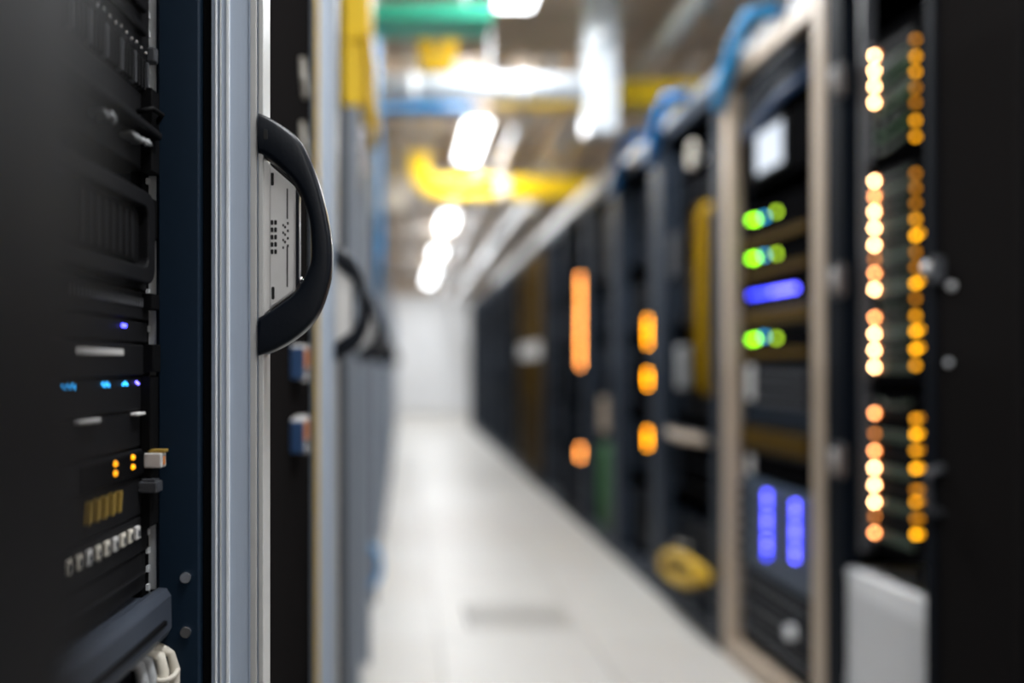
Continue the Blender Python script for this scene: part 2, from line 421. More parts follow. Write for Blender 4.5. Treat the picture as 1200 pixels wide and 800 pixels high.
# 9 twin pull tab unit
t, zb, zt = unit('disk_shelf', 'black disk shelf with two pale pull tabs', 'server', 480, 521, 0.0)
for u, l in ((0.022, 0.018), (0.105, 0.03)):
    MB(XF).box(0.0, 0.006, -u - l, -u, 1.0415, 1.0440, 0.0008, 1).build('pull_tab', 'plate', t)
# 10 orange lamp switch
t, zb, zt = unit('port_switch', 'black network switch with four amber port lights', 'switch', 522, 554, 0.002)
MB(XF).box(0.002, 0.004, -0.13, -0.012, zb + 0.002, zt - 0.002, 0.001, 1).build('port_panel', 'black_m', t)
for u, z in ((0.079, 1.0098), (0.079, 1.0030), (0.046, 1.0110), (0.046, 1.0037)): add_led(t, U(u, 0.0045, z), 0.0022, 'led_yel_n')
# connectors plugged in
t2 = thing('plug_connector', 'silver plug with yellow latch seated in the amber-lit switch', 'plug', U(0.016, 0.004, 1.000))
MB(XF).box(0.004, 0.018, -0.022, -0.010, 1.000, 1.0115, 0.001).build('shell', 'plate', t2)
MB(XF).box(0.006, 0.020, -0.020, -0.010, 1.0115, 1.0142, 0.0008).build('latch', 'gold', t2)
MB(XF).box(0.018, 0.0186, -0.0185, -0.0135, 1.002, 1.009, 0.0004, 1).build('window', 'orange', t2)
# 11 gold latch unit
t3, zb, zt = unit('fibre_enclosure', 'black fibre panel with five dull gold latches', 'panel', 555, 598, 0.001)
for k in range(5):
    u = 0.073 + k * 0.0125
    MB(XF).prism([(-u, 0.9800 - 0.006), (-u + 0.0026, 0.9800 - 0.006), (-u + 0.0046, 0.9800 + 0.009), (-u + 0.002, 0.9800 + 0.009)], 'x', 0.001, 0.006, 0.0006).build('latch', 'gold', t3)
ear(t3, 440, 612, 0.009, 'black', 0.020)
t2 = thing('plug_connector', 'grey plug seated in the panel with gold latches', 'plug', U(0.016, 0.003, 0.982))
MB(XF).box(0.001, 0.016, -0.026, -0.012, 0.981, 0.9895, 0.001).build('shell', 'dev_l', t2)
MB(XF).box(0.003, 0.014, -0.024, -0.014, 0.9895, 0.9915, 0.0006).build('latch', 'dev_l', t2)
# 12 patch panel with pale ports
t, zb, zt = unit('patch_bay', 'black patch panel with a row of pale square jacks', 'panel', 599, 642, 0.001)
for k in range(9):
    u = 0.028 + k * 0.0142
    j = MB(XF).box(0.001, 0.004, -u - 0.0078, -u, 0.9465, 0.9565, 0.0008, 1).build('jack', 'wcab' if k % 3 else 'plate', t)
    MB(XF).box(0.0036, 0.0043, -u - 0.0056, -u - 0.002, 0.9485, 0.9535).build('socket', 'dev_l', j)
# 13 blank plate
t, zb, zt = unit('blanking_plate', 'plain black blanking plate between jack panel and grey shelf', 'panel', 643, 688, -0.001)
MB(XF).box(-0.001, 0.003, -0.46, -0.014, zb + 0.014, zb + 0.0165, 0.0008, 1).build('rib', 'dev', t)
# 14 shelf
t = thing('pull_out_shelf', 'blue-grey pull-out shelf with rounded lip at bottom of open rack', 'shelf', U(0.2, -0.1, Z0(740)))
prof = [(-0.40, 0.896), (0.000, 0.896), (0.010, 0.902), (0.016, 0.9015), (0.0195, 0.896), (0.020, 0.870), (0.017, 0.864), (0.010, 0.862), (-0.40, 0.862)]
mbx = MB(XF)
pa = [mbx.bm.verts.new((p[0], 0.006, p[1])) for p in prof]; pb = [mbx.bm.verts.new((p[0], -0.47, p[1])) for p in prof]
mbx.bm.faces.new(pa); mbx.bm.faces.new(pb[::-1])
for i in range(len(prof)): mbx.bm.faces.new((pa[i], pb[i], pb[(i + 1) % len(prof)], pa[(i + 1) % len(prof)]))
mbx.build('tray', 'tray', t)
MB(XF).box(0.0, 0.022, 0.003, 0.008, 0.862, 0.899, 0.0012).build('end_cap', 'black', t)
MB(XF).box(0.019, 0.0225, -0.45, -0.02, 0.877, 0.881, 0.001).build('lip_groove', 'black', t)
# 15 lower gear in shade and hanging cables
t, zb, zt = unit('power_unit', 'dark power unit low in the open rack under the grey shelf', 'power unit', 850, 1000, -0.06)
MB(XF).box(-0.06, -0.052, -0.44, -0.04, zb + 0.02, zb + 0.03, 0.002).build('rib', 'dev', t)
t = None
cabs = [('wcab', 0.000, 0.016, 'ivory cable nearest the navy post under grey shelf'), ('wcab', 0.011, 0.010, 'ivory cable arching second from the navy post under shelf'),
        ('gcable', 0.022, 0.004, 'pale grey cable beside the ivory ones under grey shelf'), ('wcab', 0.004, -0.004, 'ivory cable tucked against the rack rail under grey shelf'), ('gcable', 0.034, 0.002, 'pale grey cable furthest from the rack rail under shelf')]
for m, u, w, L in cabs:
    pts = [(w - 0.10, -u - 0.05, 0.800), (w - 0.055, -u - 0.030, 0.832), (w - 0.022, -u - 0.012, 0.849), (w - 0.006, -u - 0.003, 0.8535), (w + 0.003, -u + 0.000, 0.849), (w + 0.006, -u - 0.001, 0.838)]
    pts += [(w + 0.006 - 0.004 * k, -u - 0.002 - 0.004 * k, 0.828 - 0.05 * k) for k in range(6)]
    o = MB(XF).tube(pts, 0.0048, 12).build('patch_cable', m, None, True); tag(o, L, 'cable', 'cables under the grey shelf')
o = MB(XF).tube([(0.0165 + 0.009 * math.cos(a * PI / 8) , -0.006 + 0.013 * math.sin(a * PI / 8), 0.836 + 0.003 * math.sin(a * PI / 8)) for a in range(16)], 0.002, 8, True).build('cable_tie', 'wcab', None, True); tag(o, 'ivory tie round the cables under the grey shelf', 'cable tie')

# ---- doors with silver posts and arched handles
PITCH = 0.77
XP = -0.113; XD = -0.155
def hx(px): return (px - 472) * 0.00069
def hz(py): return CZ - (py - 428) * 0.00069
def left_rack(y0, top, door_mat, label, group=None, near=False):
    t = thing('door_rack', label, 'rack', (-0.6, y0 + PITCH / 2, 0), group)
    # extruded door post, cross-section in x,y, length along z
    ya = y0; d = 0.034
    sec = [(-0.1555, ya + d), (-0.1555, ya + 0.004), (-0.1525, ya + 0.004), (-0.1525, ya), (-0.1495, ya), (-0.1495, ya + 0.004), (-0.1475, ya + 0.004), (-0.1475, ya + 0.0008),
           (-0.1250, ya + 0.0008), (-0.1240, ya - 0.0008), (-0.1185, ya - 0.0008), (-0.1180, ya + 0.004), (-0.1170, ya + 0.004), (-0.1165, ya), (-0.1145, ya), (-0.113, ya + 0.002), (-0.113, ya + d)]
    pz = MB().prism(sec, 'z', 0.03, top - 0.002).build('door_post', 'silver' if top > 2 else 'silver_d', t)
    MB().box(-0.1168, -0.1126, ya - 0.0004, ya + d + 0.001, 0.03, top - 0.002, 0.0006, 1).build('edge_trim', 'silver_l' if top > 2 else 'silver', t)
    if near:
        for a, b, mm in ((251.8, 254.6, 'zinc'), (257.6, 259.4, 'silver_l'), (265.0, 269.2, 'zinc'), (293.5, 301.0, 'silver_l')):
            MB().box(hx(a), hx(b), ya - 0.0012, ya + 0.003, 0.03, top - 0.002, 0.0005, 1).build('ridge_highlight', mm, t)  # lighter strips put the post's highlights into the colour
    MB().box(-0.175, XD, y0 + 0.03, y0 + PITCH - 0.004, 0.05, top - (0.131 if top < 2 else 0.04), 0.003).build('door_panel', door_mat, t)
    if not near and top < 2: MB().box(-0.175, XD + 0.001, y0 + 0.036, y0 + PITCH - 0.004, top - 0.13, top - 0.0405, 0.003).build('header_band', 'black_m', t)
    MB().box(-1.05, -0.176, y0 + 0.022, y0 + PITCH - 0.004, 0.0, top, 0.003).build('body', 'black', t)
    MB().box(-0.176, XD + 0.004, y0 + 0.036, y0 + PITCH - 0.004, top - 0.04, top - 0.0, 0.003).build('top_rail', 'beige' if top < 2 else 'char', t)
    MB().box(-0.176, XD, y0 + 0.036, y0 + PITCH - 0.004, 0.0, 0.05, 0.003).build('base_plinth', 'char', t)
    # arched handle
    dy0, dy1 = y0 - 0.004, y0 + 0.022
    hd = bpy.data.objects.new('door_handle', None)
    outer = [(303, 133), (312, 136), (332, 148), (350, 163), (362, 184), (374, 216), (383, 252), (388, 284), (388, 316), (383, 340), (374, 364), (360, 384), (340, 400), (320, 411), (303, 417)]
    inner = [(303, 180), (309, 182), (324, 193), (344, 213), (352, 226), (359, 244), (363, 262), (364.5, 284), (364, 306), (360, 318), (355, 328), (345, 343), (326, 358), (312, 367), (303, 372)]
    def smooth_pts(P, n):
        out = []
        m = len(P)
        for i in range(m - 1):
            p0, p1, p2, p3 = P[max(i - 1, 0)], P[i], P[i + 1], P[min(i + 2, m - 1)]
            for k in range(n):
                s = k / n
                out.append(tuple(0.5 * ((2 * p1[c]) + (-p0[c] + p2[c]) * s + (2 * p0[c] - 5 * p1[c] + 4 * p2[c] - p3[c]) * s * s + (-p0[c] + 3 * p1[c] - 3 * p2[c] + p3[c]) * s ** 3) for c in (0, 1)))
        out.append(P[-1]); return out
    O = [(hx(a), hz(b)) for a, b in smooth_pts(outer, 4)]; I = [(hx(a), hz(b)) for a, b in smooth_pts(inner, 4)]
    mb = MB(); bm = mb.bm; n = len(O)
    oa = [bm.verts.new((p[0], dy0, p[1])) for p in O]; ob = [bm.verts.new((p[0], dy1, p[1])) for p in O]
    ia = [bm.verts.new((p[0], dy0, p[1])) for p in I]; ib = [bm.verts.new((p[0], dy1, p[1])) for p in I]
    for i in range(n - 1):
        j = i + 1
        bm.faces.new((oa[i], oa[j], ia[j], ia[i])); bm.faces.new((ob[i], ib[i], ib[j], ob[j]))
        bm.faces.new((oa[i], ob[i], ob[j], oa[j])); bm.faces.new((ia[i], ia[j], ib[j], ib[i]))
    bm.faces.new((oa[0], ia[0], ib[0], ob[0])); bm.faces.new((oa[-1], ob[-1], ib[-1], ia[-1]))
    bmesh.ops.recalc_face_normals(bm, faces=bm.faces)
    S4 = [set(oa), set(ob), set(ia), set(ib)]
    ed = [e for e in bm.edges if any(e.verts[0] in s and e.verts[1] in s for s in S4)]
    bmesh.ops.bevel(bm, geom=ed, offset=0.0045, segments=4, affect='EDGES', profile=0.5, clamp_overlap=True)
    h = mb.build('handle', 'handle', t, True)
    # silver web plate
    pl = [(304, 181), (309, 184), (318, 194), (345, 217), (346.5, 221), (346.5, 337), (345, 341), (318, 360), (309, 368), (304, 371)]
    w = MB().prism([(hx(a), hz(b)) for a, b in pl], 'y', dy0 + 0.0075, dy0 + 0.0125, 0.0008).build('web_plate', 'plate', t)
    MB().prism([(hx(a), hz(b)) for a, b in [(346.5, 221), (350.5, 228), (350.5, 330), (346.5, 337)]], 'y', dy0 + 0.004, dy0 + 0.018, 0.001).build('web_edge', 'handle', t)
    if near:
        yf = dy0 + 0.0075
        pan = [(316, 195), (320, 197), (343.5, 217), (344.5, 221), (344.5, 336), (343, 340), (320, 357), (316, 359)]
        MB().prism([(hx(a), hz(b)) for a, b in pan], 'y', yf - 0.0010, yf + 0.001, 0.0004).build('face_plate', 'plate', w)
        yf -= 0.0010
        def hole(px, py, wx, wz, r=0.4):
            MB().prism(rrect(hx(px - wx / 2), hx(px + wx / 2), hz(py + wz / 2), hz(py - wz / 2), r * min(wx, wz) * 0.00069, 3), 'y', yf - 0.0002, yf + 0.0008).build('slot', 'hole', w)
        hole(318.6, 209, 3.6, 15, 0.3); hole(319.4, 343, 3.6, 15, 0.45)
        for r_ in range(5):
            for c_ in (316.9 if False else 318.2, 322.4): hole(c_, 260 + r_ * 8.6, 3.3, 5.6, 0.35)
        for r_ in range(7):
            hole(333.6 if r_ % 2 else 336.8, 261 + r_ * 4.4, 2.2, 3.4, 0.45)
            if r_ % 2 == 0: hole(331.4, 263.2 + r_ * 4.4, 2.0, 3.2, 0.45)
        hole(336.2, 238, 1.6, 36, 0.4); hole(336.2, 312, 1.6, 48, 0.4)
        MB().prism(rrect(hx(309.6), hx(314.4), hz(165), hz(153), 0.0009, 3), 'y', dy0 - 0.0002, dy0 + 0.002, 0.0003).build('keyway', 'hole', h)
        MB().ball((hx(351.5), dy0 + 0.008, hz(327)), 0.0022, 2).build('rivet', 'chrome', w, True)
    return t
L2 = left_rack(0.690, 2.17, 'panel', 'black-doored rack whose silver post carries the sharp arched handle', 'racks with arched handles', True)
L3 = left_rack(0.690 + PITCH, 2.17, 'panel', 'black-doored rack with the second, blurred arched handle', 'racks with arched handles')
L4 = left_rack(0.690 + 2 * PITCH, 1.76, 'grey_door', 'low grey-doored rack under the yellow drop chute with third handle', 'racks with arched handles')
for k in range(3, 19):
    base = 0.690 + k * PITCH
    L = 'low grey-doored rack just behind the yellow chute, blue cables on its front' if k == 3 else 'low grey-doored rack far along the row with arched handles'
    dup(L4, (-0.6, base + PITCH / 2, 0), L)
# small switches and pale reflection shapes on the black door beside the sharp handle
for px, py, L in ((340, 424, 'small boxed switch with orange window on black door, upper of two'), (340, 511, 'small boxed switch with orange window on black door, lower of two')):
    Y = 1.174; z = CZ - (py - 428) * Y / 1000
    t = thing('door_switch', L, 'switch', (XD, Y, z), 'boxed switches on the black door')
    MB().box(XD, XD + 0.019, Y, Y + 0.010, z - 0.024, z + 0.020, 0.002).build('housing', 'dblue', t)
    MB().box(XD, XD + 0.0175, Y + 0.010, Y + 0.082, z - 0.013, z + 0.024, 0.002).build('bezel', 'plate', t)
    MB().box(XD + 0.017, XD + 0.0195, Y + 0.024, Y + 0.062, z - 0.008, z + 0.018, 0.001).build('window', 'orange', t)
    MB().cyl((XD, Y + 0.050, z - 0.021), (XD + 0.020, Y + 0.050, z - 0.021), 0.0065, 14).build('button', 'chrome', t, True)
for px, py, L in ((359, 92, 'pale shape for a reflection on black door, level with handle top'), (360, 166, 'pale shape for a reflection on black door beside the handle arch')):
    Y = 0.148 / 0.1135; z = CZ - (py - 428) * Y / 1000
    t = thing('door_reflection', L, 'reflection', (XD, Y, z), 'pale reflections on the black door')
    MB().prism([(Y - 0.02, z + 0.026), (Y + 0.006, z + 0.012), (Y + 0.03, z - 0.012), (Y + 0.018, z - 0.026), (Y - 0.012, z - 0.004)], 'x', XD, XD + 0.007, 0.001).build('plate', 'wcab', t)  # pale plate stands in for a reflection on the door skin
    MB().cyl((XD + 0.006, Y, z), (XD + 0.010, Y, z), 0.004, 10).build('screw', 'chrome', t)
# yellow edge cable beside the second post
o = MB().tube([(-0.1455, 1.450, 0.06 + k * 0.16) for k in range(14)], 0.0030, 8).build('edge_cable', 'ycab', None, True)
tag(o, 'thin yellow cable running up beside the second silver post', 'cable')
# yellow chute on the low rack
t = thing('drop_chute', 'yellow drop chute standing on the low grey rack', 'raceway', (-0.13, 2.30, 1.76))
MB().box(-0.178, -0.084, 2.24, 2.44, 1.761, 2.75, 0.010).build('chute', 'yellow', t)
MB().box(-0.188, -0.080, 2.232, 2.245, 1.93, 1.96, 0.003).build('collar', 'yellow', t)
MB().box(-0.188, -0.080, 2.232, 2.245, 2.33, 2.36, 0.003).build('collar', 'yellow', t)
for k in range(3):
    o = MB().tube([(-0.10 + 0.006 * k, 2.225, 1.95), (-0.088 + 0.006 * k, 2.222, 1.86), (-0.086 + 0.006 * k, 2.212, 1.77), (-0.078 + 0.006 * k, 2.205, 1.70), (-0.082 + 0.006 * k, 2.210, 1.64)], 0.006, 8).build('fibre_lead', 'ycab', None, True)
    tag(o, 'yellow fibre lead dropping off the front of the yellow chute', 'cable', 'yellow leads below the chute')
# grey upright and blue cables further along the row
t = thing('cable_upright', 'pale grey upright strut behind the yellow chute', 'strut', (-0.13, 3.9, 1.76))
MB().box(-0.16, -0.105, 3.88, 3.93, 1.761, ZC, 0.003).build('strut', 'galv', t)
for k in range(5):
    yk = 3.70 + 0.035 * k
    pts = [(-0.13, yk, 2.60), (-0.118, yk, 2.3), (-0.10, yk, 2.0), (-0.098, yk, 1.76), (-0.105 + 0.003 * k, yk, 1.6), (-0.108, yk + 0.02, 1.4)]
    o = MB().tube(pts, 0.010, 8).build('hanging_cable', 'blue' if k == 3 else 'lblue', None, True)
    tag(o, 'blue cable hanging down the fronts of the low grey racks', 'cable', 'blue cables hanging on the grey racks')
for k in range(2):
    o = MB().tube([(-0.122 + 0.032 * math.cos(a * PI / 8), 3.36 + 0.07 * k + 0.045 * math.cos(a * PI / 8 + 1), 0.29 - 0.02 * k + 0.08 * math.sin(a * PI / 8)) for a in range(16)], 0.011, 8, True).build('cable_loop', 'lblue', None, True)
    tag(o, 'loop of sky blue cable hung low on a grey rack door', 'cable', 'sky blue cable loops on the grey door')
o = MB().cyl((-0.156, 3.40, 0.365), (-0.10, 3.40, 0.372), 0.006, 8).build('loop_hook', 'galv'); tag(o, 'steel hook carrying the sky blue loops on the grey door', 'hook')

# ------------------------------------------------------------------ opposite row
XA = 1.20; XI = 1.225; XBK = 2.20; ZT = 2.17
def right_rack(y0, y1, m, label, group=None, pw=0.05, panel_m='black_m', bev=0.004):
    t = thing('server_rack', label, 'rack', ((XA + XBK) / 2, (y0 + y1) / 2, 0), group)
    e = 0.002
    for a, b in ((y0 + e, y0 + pw), (y1 - pw, y1 - e)):
        MB().box(XA, XA + 0.06, a, b, 0.0, ZT, bev).build('post', m, t)
        MB().box(XBK - 0.05, XBK, a, b, 0.0, ZT, 0.004).build('post', m, t)
    MB().box(XA, XA + 0.06, y0 + pw, y1 - pw, ZT - 0.06, ZT, 0.004).build('top_rail', m, t)
    MB().box(XA, XA + 0.06, y0 + pw, y1 - pw, 0.0, 0.075, 0.004).build('bottom_rail', m, t)
    MB().box(XA + 0.06, XBK - 0.05, y0 + e, y0 + 0.012, 0.0, ZT).build('side_panel', panel_m, t)
    MB().box(XA + 0.06, XBK - 0.05, y1 - 0.012, y1 - e, 0.0, ZT).build('side_panel', panel_m, t)
    MB().box(XBK - 0.02, XBK - 0.01, y0 + pw, y1 - pw, 0.0, ZT).build('back_panel', panel_m, t)
    MB().box(XA + 0.06, XBK - 0.05, y0 + 0.012, y1 - 0.012, ZT - 0.02, ZT).build('top_panel', panel_m, t)
    return t
def gear(name, label, cat, y0, y1, za, zb, x=XI, m='black', depth=0.45, bev=0.003, group=None):
    t = thing(name, label, cat, (x + 0.1, (y0 + y1) / 2, za), group)
    MB().box(x, x + depth, y0, y1, za + 0.001, zb - 0.001, bev).build('chassis', m, t)
    return t

# R0 nearest, mostly outside the frame
r = right_rack(0.80, 1.625, 'black', 'black rack nearest the viewer in the opposite row', pw=0.05)
MB().box(XA - 0.012, XA, 0.82, 1.61, 0.04, ZT - 0.03, 0.004).build('door', 'panel', r)
# R1 with the tall columns of orange lights
r1 = right_rack(1.627, 2.425, 'char', 'black rack with half-open front and tall columns of orange lights', pw=0.085)
d = MB().box(XA - 0.020, XA - 0.001, 1.64, 1.925, 0.03, ZT - 0.02, 0.004).build('door', 'panel', r1)
MB().box(XA - 0.030, XA - 0.020, 1.885, 1.912, 0.03, ZT - 0.02, 0.003).build('door_edge', 'char', d)
Yh = 1.865
hz_ = ZY(575, Yh)
MB().tube([(XA - 0.02, Yh, hz_ + 0.05), (XA - 0.05, Yh, hz_ + 0.04), (XA - 0.055, Yh, hz_), (XA - 0.05, Yh, hz_ - 0.04), (XA - 0.02, Yh, hz_ - 0.05)], 0.009, 10).build('door_handle', 'dev_l', d, True)
zz = ZY(312, Yh)
MB().cyl((XA - 0.02, 1.895, zz), (XA - 0.04, 1.895, zz), 0.013, 14).build('lock', 'galv', d, True)
MB().box(XA - 0.045, XA - 0.02, 1.855, 1.872, zz - 0.035, zz + 0.02, 0.004).build('latch', 'dev_l', d)
MB().ball((XA - 0.022, 1.83, ZY(335, 1.83)), 0.009, 2).build('screw', 'galv', d, True)
MB().ball((XA - 0.022, 1.84, ZY(425, 1.84)), 0.007, 2).build('screw', 'galv', d, True)
for py in (100, 332, 540):
    z = ZY(py, 2.35)
    MB().box(XA - 0.022, XA, 2.305, 2.345, z - 0.04, z + 0.05, 0.006).build('hinge', 'dev_l', r1)
    MB().cyl((XA - 0.03, 2.315, z - 0.03), (XA - 0.03, 2.315, z + 0.035), 0.010, 12).build('hinge_pin', 'gcable', r1, True)
MB().box(XI - 0.012, XI + 0.02, 2.252, 2.268, ZY(660, 2.13), 2.08).build('mounting_rail', 'dev_l', r1)
YLa, YLb = YX(1027, XI), YX(1075, XI)      # the two columns of lights
hot = {65: 'led_hot', 83: 'led_hot', 101: 'led_hot', 120: 'led_hot', 212: 'led_hot', 230: 'led_mid', 248: 'led_hot', 267: 'led_hot', 287: 'led_hot', 303: 'led_low',
       320: 'led_mid', 339: 'led_hot', 372: 'led_mid', 391: 'led_hot', 410: 'led_hot', 430: 'led_hot', 484: 'led_mid', 508: 'led_low', 528: 'led_mid', 548: 'led_hot', 568: 'led_hot', 588: 'led_hot', 605: 'led_low', 624: 'led_mid'}
amb = {46: 'led_ambl', 66: 'led_amb', 84: 'led_amb', 103: 'led_ambl', 120: 'led_ambl', 141: 'led_amb', 160: 'led_amb', 203: 'led_ambl', 220: 'led_ambl', 238: 'led_ambl', 257: 'led_amb', 276: 'led_ambh', 295: 'led_ambl',
       313: 'led_ambl', 332: 'led_ambh', 350: 'led_ambl', 370: 'led_amb', 388: 'led_ambh', 409: 'led_ambh', 428: 'led_amb', 491: 'led_amb', 509: 'led_ambh', 528: 'led_amb', 549: 'led_ambh', 574: 'led_ambl', 588: 'led_amb', 608: 'led_ambl', 626: 'led_ambh'}
blocks = [(30, 185, 'switch chassis topmost in the orange-lit rack, four hot lights'), (192, 450, 'tall switch chassis in the middle of the orange-lit rack'), (462, 652, 'switch chassis low in the orange-lit rack above the pale perforated box')]
for pa, pb, L in blocks:
    Ym = 2.13
    t = gear('switch_chassis', 'black ' + L, 'switch', 1.95, 2.245, ZY(pb, Ym), ZY(pa, Ym), XI, 'black_m', group='switch chassis in the orange-lit rack')
    MB().box(XI - 0.006, XI, 2.222, 2.244, ZY(pb, Ym) + 0.01, ZY(pa, Ym) - 0.01, 0.002).build('strip', 'dev_l', t)
    for k, (py, m) in enumerate(hot.items()):
        if pa < py < pb:
            q = add_led(t, (XI - 0.004, YLa, ZY(py, YLa)), 0.0060, m, sub=2)
            if m != 'led_low': add_led(q, (XI + 0.0035, YLa, ZY(py, YLa)), 0.0098, 'fringe_glow', name='lens', sub=2)  # added orange glow behind the LED, drawing a colour fringe round it
            card = MB().box(XI - 0.003, XI, YLb + 0.01, YLa - 0.012, ZY(py, YLa) - 0.012, ZY(py, YLa) + 0.012, 0.001, 1).build('line_card', 'dgreen' if k % 2 else 'black', t)
    for py, m in amb.items():
        if pa < py < pb:
            add_led(t, (XI - 0.004, YLb, ZY(py, YLb)), 0.0065, m, sub=2)
            if 480 < py or m == 'led_ambh': add_led(t, (XI - 0.004, YLb - 0.018, ZY(py - 2, YLb)), 0.0050, 'led_ambl' if m != 'led_ambh' else 'led_amb', sub=2)
for k in range(7):
    z = ZY(70 + k * 16, 2.12)
    pts = [(XI - 0.004, YLa - 0.02, z), (XI - 0.022, YLa - 0.05, z - 0.016), (XI - 0.026, (YLa + YLb) / 2, z - 0.022), (XI - 0.020, YLb + 0.035, z - 0.008), (XI - 0.004, YLb + 0.015, z + 0.006)]
    o = MB().tube(pts, 0.0055, 7).build('patch_cable', 'gcab' if k % 2 else 'dgreen', None, True)
    tag(o, ('topmost', 'second', 'third', 'middle', 'fifth', 'sixth', 'lowest')[k] + (' green' if k % 2 else ' dark green') + ' patch cable looped across the highest orange-lit chassis', 'cable', 'green patch cables on the orange-lit chassis')
for k in range(14):
    py = 205 + k * 17 if k < 13 else 470
    z = ZY(py, 2.12)
    pts = [(XI - 0.004, YLa - 0.025, z), (XI - 0.016, YLa - 0.06, z - 0.010), (XI - 0.016, YLb + 0.045, z - 0.010), (XI - 0.004, YLb + 0.02, z)]
    o = MB().tube(pts, 0.0045, 6).build('patch_cable', 'dgreen', None, True)
    tag(o, 'dark green patch cable between light columns of the tall chassis', 'cable', 'green patch cables on the tall chassis')
# pale perforated box
ZBt = ZY(690, 2.1)
t = thing('perforated_box', 'pale grey perforated steel box at foot of the orange-lit rack', 'box', (1.4, 2.1, 0.076))
MB().box(1.214, 1.7, 1.935, 2.335, 0.076, ZBt, 0.006).build('body', 'perf', t)
hm = None
cnt = 0
hb = MB()
for i in range(24):
    for j in range(28):
        yy = 1.955 + i * 0.0155 + (0.0077 if j % 2 else 0); z = 0.10 + j * 0.0135
        if z > ZBt - 0.02: continue
        hb.prism([(yy + 0.0028 * math.cos(a * PI / 3), z + 0.0028 * math.sin(a * PI / 3)) for a in range(6)], 'x', 1.2125, 1.2145)
hp = hb.build('perforation', 'dev_l', t); hp['kind'] = 'stuff'
MB().cyl((1.212, 2.31, ZBt - 0.015), (1.206, 2.31, ZBt - 0.015), 0.012, 12).build('screw', 'galv', t)
MB().cyl((1.212, 2.31, ZBt - 0.30), (1.206, 2.31, ZBt - 0.30), 0.012, 12).build('screw', 'galv', t)

# R2 beige rack
r2 = right_rack(2.43, 3.222, 'beige', 'beige framed rack with green, blue and white lights', pw=0.085, bev=0.018)
MB().box(XA + 0.061, XA + 0.09, 2.52, 2.56, 0.08, 2.1).build('mounting_rail', 'black_m', r2)
rl = MB().box(XA + 0.061, XA + 0.09, 3.10, 3.135, 0.08, 2.1).build('mounting_rail', 'char', r2)
Yg0, Yg1, Yc = 2.565, 3.095, 2.85
XG = 1.232
def zc(py): return ZY(py, 2.92)
def g2(name, label, cat, pa, pb, m='black', x=XG, group=None): return gear(name, label, cat, Yg0, Yg1, zc(pb), zc(pa), x, m, group=group)
# bundle of dark cables at the top
for k in range(4):
    pts = [(XG + 0.03, 3.09, zc(95) - 0.038 * k), (XG - 0.01, 3.02, zc(112) - 0.038 * k), (XG - 0.02, 2.9, zc(106) - 0.038 * k), (XG - 0.015, 2.75, zc(92) - 0.038 * k), (XG + 0.03, 2.6, zc(78) - 0.038 * k)]
    o = MB().tube(pts, 0.018, 9).build('trunk_cable', ('slate', 'char', 'slate', 'dblue')[k], None, True)
    tag(o, (('topmost', 'second', 'third', '')[k] + ' dark trunk cable slung across the top of beige rack' if k < 3 else 'dark blue trunk cable slung lowest across the beige rack top'), 'cable', 'trunk cables in the beige rack')
t = g2('console_unit', 'black console unit with a small lit white screen', 'console', 150, 216, 'black_m')
ys0, ys1 = YX(921, XG), YX(891, XG)
MB().box(XG - 0.012, XG, ys0 - 0.012, ys1 + 0.012, zc(207), zc(152), 0.003).build('bezel', 'dev', t)
MB().box(XG - 0.014, XG - 0.011, ys0, ys1, zc(203), zc(157), 0.001).build('screen', 'screen', t)
for pa, pb, L in ((240, 288, 'beige-rack switch with green and cyan lights, upper of three'), (294, 326, 'beige-rack switch with green and cyan lights, middle of three'), (386, 420, 'beige-rack switch with green and cyan lights, lowest of three')):
    t = g2('led_switch', L, 'switch', pa, pb, 'black_m', group='green-lit switches in the beige rack')
    c = {240: 257, 294: 302, 386: 397}[pa]
    for px, dy, m in ((881, 1, 'led_green'), (886, 0, 'led_green'), (896, -3, 'led_cyan'), (910, -9 if pa == 240 else -5 if pa == 294 else -1, 'led_olive')):
        Y = YX(px, XG - 0.004); add_led(t, (XG - 0.004, Y, ZY(c + dy, Y)), 0.0085, m, sub=2)
    MB().box(XG - 0.012, XG, Yg0 + 0.01, Yg1 - 0.01, zc(pb) + 0.004, zc(pb) + 0.030, 0.003).build('front_lip', 'amber', t)
t = g2('led_array', 'black unit with a slanting row of blue lights', 'server', 329, 356, 'black_m')
for k in range(9):
    px = 881 + k * 6.3; Y = YX(px, XG - 0.004)
    add_led(t, (XG - 0.004, Y, ZY(346 - k * 1.1, Y)), 0.0085, 'led_blue' if k < 4 else 'led_blue2', sub=2)
t = g2('filler_unit', 'dull amber fronted panel under the blue light row', 'panel', 358, 384, 'dev')
MB().box(XG - 0.006, XG, Yg0 + 0.02, Yg1 - 0.02, zc(380), zc(364), 0.003).build('front_strip', 'amber', t)
t = g2('rack_server', 'dark server with pale tag between green lights and amber panel', 'server', 424, 478, 'char')
MB().box(XG - 0.005, XG, 2.99, 3.05, zc(470), zc(418 + 10), 0.002).build('tag_plate', 'plate', t)
for k in range(3): MB().box(XG - 0.004, XG, 2.6, 2.97, zc(474 - k * 16), zc(468 - k * 16), 0.001).build('groove_bar', 'dev_l', t)
t = g2('rack_server', 'navy fronted server above the wide amber panel', 'server', 480, 497, 'navy')
MB().box(XG - 0.004, XG, 2.6, 3.05, zc(492), zc(489), 0.001).build('groove_bar', 'char', t)
t = g2('filler_unit', 'wide dull amber panel above the blue-lit array', 'panel', 498, 532, 'dev')
MB().box(XG - 0.010, XG, Yg0 + 0.02, Yg1 - 0.01, zc(526), zc(503), 0.004).build('front_strip', 'amber', t)
t = g2('blank_server', 'black recessed server with pale tag above the blue-lit array', 'server', 534, 562, 'black_m', XG + 0.01)
